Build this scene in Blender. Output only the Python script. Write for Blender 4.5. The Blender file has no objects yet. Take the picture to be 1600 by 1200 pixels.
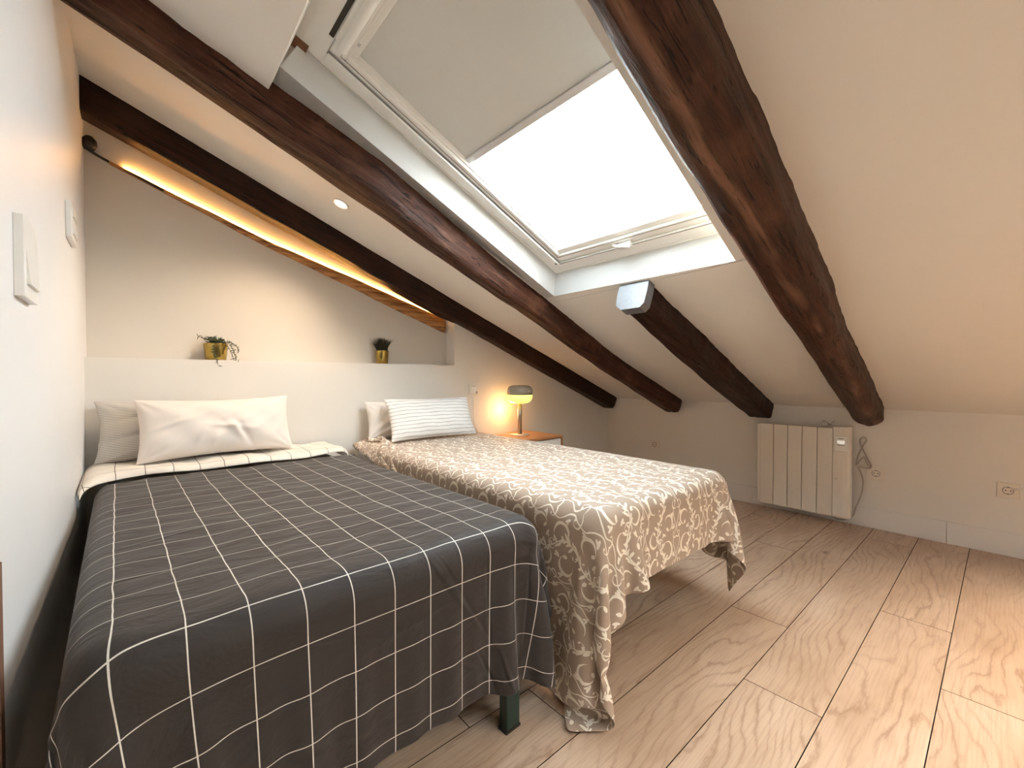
import bpy, bmesh, math, random
import numpy as np
from mathutils import Vector, Matrix
random.seed(7)
D = bpy.data; SC = bpy.context.scene; COL = SC.collection
# ------------------------------------------------------------------ camera, sky, sun, exposure
cam = D.cameras.new('camera'); cam.sensor_width = 36; cam.lens = 669.286/1600*36; cam.clip_start = .02
co = D.objects.new('camera', cam); COL.objects.link(co); SC.camera = co
YAW, PITCH = .7152, -.0159
co.location = (0, 0, 1.0); co.rotation_euler = (math.pi/2+PITCH, 0, -YAW)
W = D.worlds.new('sky'); SC.world = W; W.use_nodes = True
bg = W.node_tree.nodes['Background']; bg.inputs['Color'].default_value = (.86, .94, 1, 1); bg.inputs['Strength'].default_value = 6.5
sl = D.lights.new('sun', 'SUN'); sl.energy = 10; sl.color = (1, .90, .74); sl.angle = math.radians(.6)
so = D.objects.new('sun', sl); COL.objects.link(so); so.location = (-3, 5, 6)
so.rotation_euler = Vector((1, -1.38, -1.2)).to_track_quat('-Z', 'Y').to_euler()
vs = SC.view_settings; vs.view_transform = 'Standard'; vs.look = 'None'; vs.gamma = 1; vs.exposure = 1.80
# ------------------------------------------------------------------ helpers
def srgb(r, g, b):
    f = lambda c: (c/255/12.92) if c/255 <= .04045 else ((c/255+.055)/1.055)**2.4
    return (f(r), f(g), f(b), 1)
class NT:
    def __init__(s, name):
        s.m = D.materials.new(name); s.m.use_nodes = True; s.t = s.m.node_tree; s.b = s.t.nodes['Principled BSDF']
    def n(s, typ, **k):
        nd = s.t.nodes.new(typ)
        for a, v in k.items(): setattr(nd, a, v)
        return nd
    def l(s, a, b): s.t.links.new(a, b)
    def put(s, sock, v):
        if isinstance(v, bpy.types.NodeSocket): s.l(v, sock)
        elif v is not None: sock.default_value = v
    def math(s, op, a, b=None, c=None, clamp=False):
        nd = s.n('ShaderNodeMath', operation=op, use_clamp=clamp); s.put(nd.inputs[0], a)
        if b is not None: s.put(nd.inputs[1], b)
        if c is not None: s.put(nd.inputs[2], c)
        return nd.outputs[0]
    def vmath(s, op, a, b=None, c=None):
        nd = s.n('ShaderNodeVectorMath', operation=op); s.put(nd.inputs[0], a)
        if b is not None: s.put(nd.inputs[1], b)
        if c is not None: s.put(nd.inputs[2], c)
        return nd.outputs['Value'] if op in ('LENGTH', 'DOT_PRODUCT') else nd.outputs['Vector']
    def mapping(s, v, loc=(0, 0, 0), rot=(0, 0, 0), sc=(1, 1, 1), typ='POINT'):
        nd = s.n('ShaderNodeMapping', vector_type=typ); s.l(v, nd.inputs[0])
        nd.inputs[1].default_value = loc; nd.inputs[2].default_value = rot; nd.inputs[3].default_value = sc
        return nd.outputs[0]
    def noise(s, v, scale, detail=3, rough=.5, dist=0, color=False):
        nd = s.n('ShaderNodeTexNoise'); s.l(v, nd.inputs['Vector'])
        nd.inputs['Scale'].default_value = scale; nd.inputs['Detail'].default_value = detail
        nd.inputs['Roughness'].default_value = rough; nd.inputs['Distortion'].default_value = dist
        return nd.outputs['Color' if color else 'Fac']
    def ramp(s, f, stops, interp='LINEAR'):
        nd = s.n('ShaderNodeValToRGB'); s.l(f, nd.inputs[0]); cr = nd.color_ramp; cr.interpolation = interp
        while len(cr.elements) < len(stops): cr.elements.new(.5)
        for e, (p, c) in zip(cr.elements, stops): e.position = p; e.color = c if len(c) == 4 else (*c, 1)
        return nd.outputs[0]
    def mix(s, f, a, b, blend='MIX'):
        nd = s.n('ShaderNodeMix', data_type='RGBA', blend_type=blend)
        s.put(nd.inputs[0], f); s.put(nd.inputs[6], a); s.put(nd.inputs[7], b); return nd.outputs[2]
    def bump(s, h, strength=.3, dist=.01):
        nd = s.n('ShaderNodeBump'); nd.inputs['Strength'].default_value = strength; nd.inputs['Distance'].default_value = dist
        s.l(h, nd.inputs['Height']); s.l(nd.outputs[0], s.b.inputs['Normal'])
    def coord(s, k='Object'): return s.n('ShaderNodeTexCoord').outputs[k]
    def fin(s, col=None, rough=None, metal=None, emis=None, es=None, sheen=None, spec=None):
        i = s.b.inputs
        s.put(i['Base Color'], col); s.put(i['Roughness'], rough); s.put(i['Metallic'], metal)
        if emis is not None: s.put(i['Emission Color'], emis); s.put(i['Emission Strength'], es)
        if sheen is not None: i['Sheen Weight'].default_value = sheen
        if spec is not None: i['Specular IOR Level'].default_value = spec
        return s.m
def simple(name, col, rough=.5, metal=0, bump=0, bscale=60, var=.06, **k):
    t = NT(name); v = t.coord(); n = t.noise(v, bscale, 4)
    c = t.mix(n, tuple(x*(1-var) for x in col[:3])+(1,), tuple(min(1, x*(1+var)) for x in col[:3])+(1,))
    if bump: t.bump(n, bump, .002)
    return t.fin(c, rough, metal, **k)
def mesh(name, verts, faces, mat, parent=None, smooth=False, bevel=0, seg=2, sub=0, auto=None):
    me = D.meshes.new(name); me.from_pydata([tuple(map(float, v)) for v in verts], [], [tuple(f) for f in faces])
    me.validate(); me.update()
    o = D.objects.new(name, me); COL.objects.link(o)
    if mat is not None: me.materials.append(mat)
    if parent is not None: o.parent = parent
    if smooth: me.polygons.foreach_set('use_smooth', [True]*len(me.polygons))
    if bevel:
        b = o.modifiers.new('bevel', 'BEVEL'); b.width = bevel; b.segments = seg; b.limit_method = 'ANGLE'; b.angle_limit = math.radians(35)
        me.polygons.foreach_set('use_smooth', [True]*len(me.polygons)); b.harden_normals = True
    if sub:
        s_ = o.modifiers.new('sub', 'SUBSURF'); s_.levels = sub; s_.render_levels = sub
    return o
class MB:
    def __init__(s): s.v = []; s.f = []
    def add(s, vs, fs):
        o = len(s.v); s.v += [tuple(v) for v in vs]; s.f += [tuple(i+o for i in f) for f in fs]; return s
    def box(s, a, b, M=None):
        x0, y0, z0 = a; x1, y1, z1 = b
        v = [(x0, y0, z0), (x1, y0, z0), (x1, y1, z0), (x0, y1, z0), (x0, y0, z1), (x1, y0, z1), (x1, y1, z1), (x0, y1, z1)]
        if M: v = [M(*p) for p in v]
        return s.add(v, [(0, 3, 2, 1), (4, 5, 6, 7), (0, 1, 5, 4), (1, 2, 6, 5), (2, 3, 7, 6), (3, 0, 4, 7)])
    def prism(s, poly, lo, hi, M):  # poly list of (a,b); M(a,b,h)->xyz
        n = len(poly); v = [M(a, b, lo) for a, b in poly]+[M(a, b, hi) for a, b in poly]
        return s.add(v, [tuple(range(n))[::-1], tuple(range(n, 2*n))]+[(i, (i+1) % n, n+(i+1) % n, n+i) for i in range(n)])
    def tube(s, pts, r, n=10, closed=False):
        pts = [Vector(p) for p in pts]; m = len(pts); rr = r if isinstance(r, (list, tuple)) else [r]*m
        vs = []; fs = []; up = Vector((0, 0, 1))
        t0 = (pts[1]-pts[0]).normalized(); nrm = t0.cross(up)
        if nrm.length < .05: nrm = t0.cross(Vector((1, 0, 0)))
        nrm.normalize()
        for i, p in enumerate(pts):
            t = (pts[min(i+1, m-1)]-pts[max(i-1, 0)]).normalized()
            nrm = (nrm-t*nrm.dot(t)); nrm = nrm.normalized() if nrm.length > 1e-6 else t.orthogonal().normalized()
            b = t.cross(nrm)
            for k in range(n):
                a = 2*math.pi*k/n; vs.append(p+(nrm*math.cos(a)+b*math.sin(a))*rr[i])
        for i in range(m-1):
            for k in range(n): fs.append((i*n+k, i*n+(k+1) % n, (i+1)*n+(k+1) % n, (i+1)*n+k))
        fs.append(tuple(range(n))[::-1]); fs.append(tuple(range((m-1)*n, m*n)))
        return s.add(vs, fs)
    def lathe(s, prof, n=40, c=(0, 0, 0)):
        vs = []; fs = []; m = len(prof)
        for r, z in prof:
            for k in range(n):
                a = 2*math.pi*k/n; vs.append((c[0]+r*math.cos(a), c[1]+r*math.sin(a), c[2]+z))
        for i in range(m-1):
            for k in range(n): fs.append((i*n+k, i*n+(k+1) % n, (i+1)*n+(k+1) % n, (i+1)*n+k))
        if prof[0][0] > 1e-5: fs.append(tuple(range(n))[::-1])
        if prof[-1][0] > 1e-5: fs.append(tuple(range((m-1)*n, m*n)))
        return s.add(vs, fs)
    def build(s, name, mat, parent=None, **k): return mesh(name, s.v, s.f, mat, parent, **k)
def tag(o, label=None, cat=None, group=None, kind=None):
    if label: o['label'] = label
    if cat: o['category'] = cat
    if group: o['group'] = group
    if kind: o['kind'] = kind
    return o
def empty(name, loc, label, cat, group=None, rz=0):
    o = D.objects.new(name, None); COL.objects.link(o); o.location = loc; o.rotation_euler[2] = rz; o.empty_display_size = .05
    return tag(o, label, cat, group)
def struct(o, label, cat=None):
    o['kind'] = 'structure'; o['label'] = label; o['category'] = cat or o.name.split('_')[0]; return o
def catmull(pts, n=8):
    P = [Vector(p) for p in pts]; P = [P[0]*2-P[1]]+P+[P[-1]*2-P[-2]]; out = []
    for i in range(1, len(P)-2):
        for k in range(n):
            t = k/n; a, b, c, d = P[i-1:i+3]
            out.append(.5*((2*b)+(c-a)*t+(2*a-5*b+4*c-d)*t*t+(3*b-a-3*c+d)*t**3))
    out.append(P[-2]); return out
# ------------------------------------------------------------------ room numbers (metres)
XW, XK, YB, YN = -.187, 3.663, 2.70, 2.82     # left wall, knee wall, headboard wall, niche back
ZK, S = .79, .398                              # knee wall height, roof slope
LEDGE, XN = 1.09, 1.775
def zc(x): return ZK+(XK-x)*S
TH = math.atan(S); CT, ST = math.cos(TH), math.sin(TH); Z0 = zc(0)
def R(u, y, n): return (u*CT+n*ST, y, Z0-u*ST+n*CT)   # roof-plane coordinates: u down the slope, n above it
def RW(u, y, n): return R(u, y+.052*(u-1.98), n)       # roof window, set a touch askew in the roof
# ------------------------------------------------------------------ materials
def paint(name, col, rough=.75, b=.08):
    t = NT(name); v = t.coord(); n = t.noise(v, 3.5, 3); n2 = t.noise(v, 180, 2)
    c = t.mix(n, tuple(x*.97 for x in col[:3])+(1,), tuple(min(1, x*1.02) for x in col[:3])+(1,))
    h = t.math('ADD', t.math('MULTIPLY', n2, .3), t.math('MULTIPLY', t.noise(v, 9, 3), 1.0)); t.bump(h, b, .004)
    return t.fin(c, rough)
M_wall = paint('wall_paint', (.76, .725, .675))
M_wall2 = paint('left_wall_paint', (.80, .795, .80), rough=.45)
M_ceil = paint('ceiling_paint', (.78, .75, .70))
M_white = simple('white_lacquer', (.82, .81, .78), .3, var=.02)
M_sash = simple('window_white', (.80, .80, .77), .35, var=.02)
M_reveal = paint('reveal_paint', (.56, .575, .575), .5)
M_base = simple('baseboard_white', (.76, .725, .69), .4, var=.02)
M_groove = simple('groove_shade', (.22, .20, .18), .6); M_black = simple('black_plastic', (.012, .011, .010), .5)
M_gasket = simple('gasket', (.10, .11, .12), .5)
def wood_beam(name, dark=1.0, col2=(.105, .036, .017), stripe=None):
    t = NT(name); v = t.coord()
    st = t.mapping(v, sc=(1.5, 22, 22)); n1 = t.noise(st, 1.6, 7, .65, .7)
    n2 = t.noise(v, 5, 4, .6); st2 = t.mapping(v, sc=(2.2, 30, 30)); n3 = t.noise(st2, 2.2, 3, .7, .6)
    base = t.ramp(n1, [(.25, (.016*dark, .006*dark, .004*dark)), (.55, (.050*dark, .017*dark, .009*dark)), (.85, tuple(c*dark for c in col2))])
    base = t.mix(t.math('MULTIPLY', t.ramp(n2, [(.5, (0, 0, 0)), (.75, (1, 1, 1))]), .55), base, (.13*dark, .055*dark, .03*dark, 1))
    crack = t.ramp(n3, [(.36, (1, 1, 1)), (.42, (0, 0, 0))])
    base = t.mix(t.math('MULTIPLY', crack, .9), base, (.006, .003, .002, 1))
    vo = t.n('ShaderNodeTexVoronoi'); t.l(t.mapping(v, sc=(9, 22, 22)), vo.inputs['Vector']); vo.inputs['Scale'].default_value = 1
    knot = t.ramp(vo.outputs['Distance'], [(.07, (1, 1, 1)), (.16, (0, 0, 0))])
    base = t.mix(t.math('MULTIPLY', knot, .7), base, (.006, .003, .002, 1))
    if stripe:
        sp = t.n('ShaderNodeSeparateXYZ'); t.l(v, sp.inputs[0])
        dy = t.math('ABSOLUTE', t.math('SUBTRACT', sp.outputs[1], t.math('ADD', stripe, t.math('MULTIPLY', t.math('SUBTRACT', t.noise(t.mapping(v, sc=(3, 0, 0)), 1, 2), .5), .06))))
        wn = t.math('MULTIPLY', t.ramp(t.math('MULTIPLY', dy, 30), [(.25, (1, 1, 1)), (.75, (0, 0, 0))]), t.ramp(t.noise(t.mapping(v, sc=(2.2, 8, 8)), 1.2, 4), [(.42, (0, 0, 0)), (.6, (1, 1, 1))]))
        base = t.mix(t.math('MULTIPLY', wn, .6), base, (.30, .15, .09, 1))  # broken lighter streak along the beam's length
    h = t.math('SUBTRACT', t.math('ADD', n1, t.math('MULTIPLY', n2, .5)), t.math('ADD', t.math('MULTIPLY', crack, .5), t.math('MULTIPLY', knot, .4)))
    t.bump(h, .8, .012)
    return t.fin(base, t.ramp(n1, [(.3, (.55,)*3), (.8, (.36,)*3)]), spec=.22)
M_beam = wood_beam('dark_beam_wood', .5, (.12, .034, .015)); M_beam_mid = wood_beam('brown_beam_wood', 1.25, (.13, .07, .052)); M_beam_big = wood_beam('streaked_beam_wood', 1.05, stripe=.535); M_beam_led = NT('led_lit_beam_wood'); v_ = M_beam_led.coord(); n_ = M_beam_led.noise(M_beam_led.mapping(v_, sc=(2, 20, 40), rot=(0, TH, 0)), 1.6, 5, .6); M_beam_led.bump(n_, .6, .006); M_beam_led = M_beam_led.fin(M_beam_led.ramp(n_, [(.3, (.10, .035, .010)), (.5, (.42, .19, .06)), (.75, (.62, .34, .12))]), .55)  # niche beam wood lightened to orange, carrying the LED glow in its colour
# oak floor, uv = plank coordinates in metres
t = NT('oak_planks'); uv = t.coord('UV')
warp = t.noise(t.mapping(uv, sc=(1.1, 3.2, 1)), 1.0, 2, .5, color=False)
sep = t.n('ShaderNodeSeparateXYZ'); t.l(uv, sep.inputs[0])
ph = t.math('ADD', t.math('MULTIPLY', sep.outputs[1], 42), t.math('MULTIPLY', warp, 21))
ph = t.math('ADD', ph, t.math('MULTIPLY', t.noise(t.mapping(uv, sc=(14, 60, 1)), 1.0, 3, .6), 1.3))
ring = t.math('ABSOLUTE', t.math('SINE', t.math('MULTIPLY', ph, 1.9)))
ringl = t.ramp(ring, [(.0, (1, 1, 1)), (.38, (.25, .25, .25)), (.8, (0, 0, 0))])
fib = t.noise(t.mapping(uv, sc=(5, 150, 1)), 1, 4, .65)
cloud = t.noise(t.mapping(uv, sc=(1.6, 3.5, 1)), 1.3, 3, .6)
big = t.noise(t.mapping(uv, sc=(.02, .02, 1)), 7, 0)
col = t.ramp(cloud, [(.3, srgb(174, 146, 122)), (.5, srgb(194, 168, 145)), (.72, srgb(210, 187, 166))])
col = t.mix(t.math('MULTIPLY', t.ramp(big, [(.35, (0, 0, 0)), (.65, (1, 1, 1))]), .35), col, srgb(182, 160, 141))
gm = t.math('MULTIPLY', ringl, t.ramp(t.noise(t.mapping(uv, sc=(1.2, 4, 1)), 1.7, 2), [(.38, (.12, .12, .12)), (.6, (1, 1, 1))]))
col = t.mix(t.math('MULTIPLY', gm, .62), col, srgb(132, 98, 74))
col = t.mix(t.math('MULTIPLY', t.ramp(fib, [(.3, (1, 1, 1)), (.55, (0, 0, 0))]), .4), col, srgb(150, 120, 96))
vo = t.n('ShaderNodeTexVoronoi'); t.l(t.mapping(uv, sc=(2.0, 4.6, 1)), vo.inputs['Vector']); vo.inputs['Scale'].default_value = 1; vo.inputs['Randomness'].default_value = 1
kn = t.ramp(vo.outputs['Distance'], [(.02, (1, 1, 1)), (.055, (.35, .35, .35)), (.10, (0, 0, 0))])
col = t.mix(t.math('MULTIPLY', kn, .75), col, srgb(92, 66, 50))
t.bump(t.math('ADD', t.math('MULTIPLY', fib, .6), t.math('MULTIPLY', gm, -.5)), .15, .002)
M_floor = t.fin(col, t.ramp(fib, [(.3, (.42,)*3), (.7, (.34,)*3)]), spec=.4)
M_under = simple('subfloor', (.022, .014, .010), .9, spec=0.0)
# duvet: grid on uv (metres)
def grid_mat(name, base, line, w=.0018, pitch=.0925, ox=.0, oy=.0, bump=True, sheen=.1, creases=()):
    t = NT(name); uv = t.coord('UV'); sp = t.n('ShaderNodeSeparateXYZ'); t.l(uv, sp.inputs[0]); ms = []
    for k, o in ((0, ox), (1, oy)):
        a = t.math('DIVIDE', t.math('SUBTRACT', sp.outputs[k], o), pitch)
        fr = t.math('SUBTRACT', t.math('FRACT', t.math('ADD', a, .5)), .5)
        ms.append(t.math('LESS_THAN', t.math('ABSOLUTE', fr), w/pitch*.5*(1.25 if k == 0 else .95)))
    m = t.math('MAXIMUM', *ms); n = t.noise(uv, 5, 4)
    c = t.mix(n, tuple(x*.85 for x in base[:3])+(1,), tuple(x*1.12 for x in base[:3])+(1,))
    c = t.mix(m, c, line)
    h = t.math('ADD', t.math('MULTIPLY', t.noise(t.mapping(uv, sc=(6, 14, 1), rot=(0, 0, .25)), 1, 4, .6, .8), 1), t.math('MULTIPLY', t.noise(uv, 900, 1), .015))
    for cx, cy, a, b, ang, sg in creases:
        d = t.vmath('LENGTH', t.mapping(uv, loc=(cx, cy, 0), rot=(0, 0, math.radians(ang)), sc=(a, b, 1), typ='TEXTURE'))
        h = t.math('ADD', h, t.math('MULTIPLY', t.ramp(d, [(0, (1, 1, 1)), (.35, (.75,)*3), (.7, (.12,)*3), (1, (0, 0, 0))], 'B_SPLINE'), sg))
    if bump: t.bump(h, .6, .014)
    return t.fin(c, .62, sheen=sheen, spec=.25)
M_duvet = grid_mat('dark_grid_cotton', (.040, .033, .031), (.72, .68, .62, 1), ox=-.036, oy=.0010,
    creases=[(.60, .80, .17, .012, -54, .9), (.63, .78, .18, .010, -57, -.8), (.70, .74, .012, .16, 4, -.7), (.79, .74, .011, .17, -5, .6), (.66, .60, .09, .012, -38, .7), (.70, .58, .10, .010, -62, -.8), (.76, .57, .010, .09, 20, .7),
             (.42, .78, .15, .014, 8, .4), (.30, .62, .16, .016, -14, .45), (.12, .70, .13, .020, 20, -.4), (.08, 1.45, .20, .012, 14, .35), (.05, 1.20, .14, .012, 10, -.35), (.40, 1.85, .03, .20, 30, .35), (.44, 2.0, .02, .22, 26, -.35), (.46, .97, .14, .010, -14, -.5), (.86, .72, .010, .16, 3, -.5)])
M_duvet_in = grid_mat('white_grid_cotton', (.80, .74, .66), (.06, .04, .03, 1), w=.0019, ox=-.036, oy=-9, sheen=.0)
# bedspread damask
t = NT('damask_cotton'); uv = t.coord('UV'); TILE = .205
wob = t.vmath('SCALE', t.vmath('SUBTRACT', t.noise(uv, 22, 2, color=True), (.5, .5, .5))); wob.node.inputs['Scale'].default_value = .011
p = t.vmath('ADD', uv, wob)
sx = t.n('ShaderNodeSeparateXYZ'); t.l(t.vmath('SCALE', p), sx.inputs[0]); sx.inputs[0].links[0].from_node.inputs['Scale'].default_value = 1/TILE
colid = t.math('FLOOR', sx.outputs[0]); par = t.math('FLOORED_MODULO', colid, 2.0)
fx = t.math('FRACT', sx.outputs[0]); fx2 = t.math('ADD', t.math('MULTIPLY', fx, t.math('SUBTRACT', 1.0, t.math('MULTIPLY', par, 2.0))), par)
fy = t.math('FRACT', t.math('ADD', sx.outputs[1], t.math('MULTIPLY', t.math('FLOOR', t.math('MULTIPLY', colid, .5)), .5)))
cb = t.n('ShaderNodeCombineXYZ'); t.l(fx2, cb.inputs[0]); t.l(fy, cb.inputs[1]); q = cb.outputs[0]
cur = [q, None]
def inside(cx, cy, a, b, ang):
    d = t.vmath('WRAP', t.vmath('SUBTRACT', cur[0], (cx, cy, 0)), (.5, .5, .5), (-.5, -.5, -.5))
    return t.math('LESS_THAN', t.vmath('LENGTH', t.mapping(d, rot=(0, 0, math.radians(ang)), sc=(a, b, 1), typ='TEXTURE')), 1.0)
class Acc:   # running union of the motifs; each motif reads its coordinates after the one before it (keeps the shader small)
    def append(s_, v):
        cur[1] = v if cur[1] is None else t.math('MAXIMUM', cur[1], v)
        cv = t.n('ShaderNodeCombineXYZ'); t.l(t.math('MULTIPLY', cur[1], 1e-6), cv.inputs[0]); cur[0] = t.vmath('ADD', q, cv.outputs[0])
acc = Acc()
def leaf(cx, cy, a, b, ang): acc.append(inside(cx, cy, a, b, ang))
def curl(cx, cy, r, ang, k=.87, off=.20):
    ca, sa = math.cos(math.radians(ang)), math.sin(math.radians(ang))
    acc.append(t.math('SUBTRACT', inside(cx, cy, r, r, 0), inside(cx+ca*off*r, cy+sa*off*r, r*k, r*k, 0), clamp=True))
    for sg in (1,):
        aa = math.radians(ang+sg*38); acc.append(inside(cx+math.cos(aa)*r*.80, cy+math.sin(aa)*r*.80, r*.30, r*.19, ang+sg*38+60))
for cx, cy, r, an in [(.27, .22, .15, -20), (.70, .40, .16, 170), (.26, .66, .14, 40), (.74, .86, .14, 215), (.50, .08, .085, 120), (.48, .56, .08, -60), (.93, .12, .075, 30), (.07, .44, .075, 200), (.95, .62, .07, 100), (.47, .83, .07, 20)]:
    curl(cx, cy, r, an)
for i in range(9):
    y = i/9+.03; x = .5+.11*math.sin(2*math.pi*y); sd = -1 if i % 2 else 1
    leaf(x+sd*.055, y+.035, .062, .022, 90-sd*52); leaf(x-sd*.035, y-.01, .042, .016, 90+sd*40)
for cx, cy, an in [(.12, .08, 30), (.90, .30, 120), (.08, .86, 70), (.89, .75, 10), (.12, .30, 100), (.60, .68, 150), (.38, .42, 60), (.86, .96, 80), (.08, .58, 130), (.62, .22, 20)]:
    leaf(cx, cy, .056, .022, an); leaf(cx+.03*math.cos(math.radians(an+70)), cy+.03*math.sin(math.radians(an+70)), .038, .015, an+45)
sy = t.n('ShaderNodeSeparateXYZ'); t.l(q, sy.inputs[0])
stem = t.math('SUBTRACT', sy.outputs[0], t.math('ADD', .5, t.math('MULTIPLY', t.math('SINE', t.math('MULTIPLY', sy.outputs[1], 2*math.pi)), .11)))
m = t.math('LESS_THAN', t.math('ABSOLUTE', stem), .011)
st2 = t.math('SUBTRACT', t.math('PINGPONG', t.math('ADD', sy.outputs[0], .0), .5), t.math('ADD', .06, t.math('MULTIPLY', t.math('COSINE', t.math('MULTIPLY', sy.outputs[1], 4*math.pi)), .045)))
m = t.math('MAXIMUM', m, t.math('LESS_THAN', t.math('ABSOLUTE', st2), .008))
m = t.math('MAXIMUM', m, cur[1])
n = t.noise(uv, 6, 3)
c = t.mix(n, srgb(160, 141, 124), srgb(178, 158, 140)); c = t.mix(m, c, srgb(236, 228, 215))
t.bump(t.math('ADD', t.noise(t.mapping(uv, sc=(9, 6, 1)), 1, 4, .6, .6), t.math('MULTIPLY', m, .02)), .4, .01)
M_spread = t.fin(c, .6, sheen=.1)
def stripe_mat(name, c1, c2, pitch, duty, rot=0, wavy=.0, bump=.5, axis=1):
    t = NT(name); uv = t.mapping(t.coord('UV'), rot=(0, 0, rot)); sp = t.n('ShaderNodeSeparateXYZ'); t.l(uv, sp.inputs[0])
    a = t.math('DIVIDE', t.math('ADD', sp.outputs[axis], t.math('MULTIPLY', t.noise(t.mapping(uv, sc=(9, 3, 1)), 2, 2), wavy)), pitch)
    f = t.math('PINGPONG', a, .5); m = t.ramp(f, [(max(0, duty*.5-.05), (1, 1, 1)), (duty*.5+.05, (0, 0, 0))])
    c = t.mix(m, c1, c2)
    h = t.math('SUBTRACT', t.noise(uv, 7, 4, .6), t.math('MULTIPLY', m, .12)); t.bump(h, bump, .012)
    return t.fin(c, .8, sheen=.05)
M_pw = stripe_mat('white_ribbed_cotton', (.80, .785, .76, 1), (.50, .48, .47, 1), .0235, .22, wavy=.010)
M_pg = stripe_mat('grey_striped_cotton', (.66, .615, .56, 1), (.40, .36, .32, 1), .0075, .4, wavy=.002)
M_pp = simple('cream_cotton', (.80, .72, .66), .75, bump=.5, bscale=9, var=.02)
M_plin = simple('white_linen', (.72, .68, .64), .8, bump=.4, bscale=12, var=.04)
M_mat = simple('mattress_ticking', (.6, .57, .53), .8)
M_green = simple('dark_green_steel', (.008, .030, .024), .35, metal=.2)
M_brass = simple('brass_pot', (.42, .31, .09), .2, metal=1, var=.08)
M_leaf = simple('grey_green_leaf', (.075, .095, .055), .5, var=.4)
M_leaf2 = simple('dark_grass', (.030, .030, .014), .6, var=.5)
M_oak = NT('honey_oak'); v_ = M_oak.coord(); M_oak = M_oak.fin(M_oak.mix(M_oak.noise(M_oak.mapping(v_, sc=(4, 60, 60)), 1, 4), srgb(176, 118, 72), srgb(200, 146, 96)), .45)
M_metal = simple('galvanised_steel', (.19, .195, .21), .42, metal=.6, var=.15)
M_brnz = simple('brushed_taupe_metal', (.40, .33, .26), .35, metal=.7)
M_shade = simple('taupe_enamel', (.36, .32, .26), .22, metal=.1)
M_radi = simple('cream_enamel', (.76, .70, .62), .4, var=.02)
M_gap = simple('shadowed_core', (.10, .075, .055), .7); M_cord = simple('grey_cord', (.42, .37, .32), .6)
M_jamb = simple('brown_jamb_wood', (.20, .10, .06), .7, bump=.4, bscale=30, var=.4)
M_blind = simple('blind_fabric', (.66, .665, .64), .85, var=.015)
M_silver = simple('blind_aluminium', (.62, .62, .62), .4, metal=.3)
# ------------------------------------------------------------------ setting
fl = MB()   # plank floor: rows of planks with hairline gaps; butt joints where the photo shows them
joint = {0: 2.385, 1: 1.503, 2: 1.942, -1: 1.932, 3: .93, -2: 1.40, 4: 2.6}
uvs = []; rr = random.Random(3)
for k in range(-15, 12):
    y0 = .124+.2165*k; y1 = y0+.2165; x = joint.get(k, rr.uniform(0, 1.9))
    while x > -1.7: x -= 1.9
    while x < 3.70:
        xa, xb = max(x, -1.65)+.0013, min(x+1.9, 3.70)-.0013
        if xb > xa:
            ya, yb = y0+.0013, y1-.0013
            nf0 = len(fl.f); fl.add([(xa, ya, 0), (xb, ya, 0), (xb, yb, 0), (xa, yb, 0), (xa, ya, -.008), (xb, ya, -.008), (xb, yb, -.008), (xa, yb, -.008)],
                   [(0, 1, 2, 3), (0, 4, 5, 1), (1, 5, 6, 2), (2, 6, 7, 3), (3, 7, 4, 0)])
            du, dv = rr.uniform(0, 60), rr.uniform(0, 60); c4 = [(xa+du, ya+dv), (xb+du, ya+dv), (xb+du, yb+dv), (xa+du, yb+dv)]
            for f in [(0, 1, 2, 3), (0, 0, 1, 1), (1, 1, 2, 2), (2, 2, 3, 3), (3, 3, 0, 0)]: uvs += [c4[i] for i in f]
        x += 1.9
o = fl.build('floor', M_floor); ul = o.data.uv_layers.new(name='plank'); ul.data.foreach_set('uv', [c for u in uvs for c in u])
o.data.materials.append(M_under)
for i_, pg in enumerate(o.data.polygons): pg.material_index = 0 if i_ % 5 == 0 else 1
sub = MB().box((-1.75, -3.2, -.08), (3.8, 2.95, -.008))
struct(o, 'light oak plank floor')
struct(sub.build('trim_4', M_under), 'dark screed under the oak planks', 'floor')
b = MB().box((-.30, YB, 0), (3.80, 2.97, LEDGE)).box((XN, YB, LEDGE), (3.80, 2.97, 2.7)).box((-.30, YN+.01, LEDGE), (XN, 2.97, 2.9))
struct(b.build('wall_back', M_wall), 'off-white headboard wall with a long recessed niche')
struct(MB().box((-.31, 1.120, .68), (XW-.002, 1.137, 2.9)).build('trim_7', M_wall2), 'white edge of the left wall above the brown strip', 'trim')
struct(MB().box((-.187, YN, LEDGE), (XN, YN+.01, 2.6)).build('wall_niche', paint('niche_paint', (.70, .655, .595))), 'slightly darker back of the long wall niche')  # niche back slightly darker than the headboard wall
struct(MB().box((-.30, 1.137, 0), (XW, 2.97, 2.9)).build('wall_left', M_wall2), 'white side wall close to the camera beside the dark duvet')
struct(MB().box((-.31, 1.112, 0), (XW+.003, 1.137, .68)).build('trim_1', M_jamb), 'narrow brown edge at the end of the left wall', 'trim')
struct(MB().box((XK, -3.1, 0), (3.82, 2.97, ZK+.05)).build('wall_right', M_wall), 'low knee wall under the sloping ceiling')
struct(MB().box((-1.75, -3.2, 0), (3.82, -3.05, 3.1)).build('wall_front', M_wall), 'plain wall behind the camera')
struct(MB().box((-1.78, -3.1, 0), (-1.65, 1.2, 3.1)).box((-1.78, 1.112, 0), (-.30, 1.25, 3.1)).build('wall_far_left', M_wall), 'plain wall of the passage left of the camera')
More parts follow.
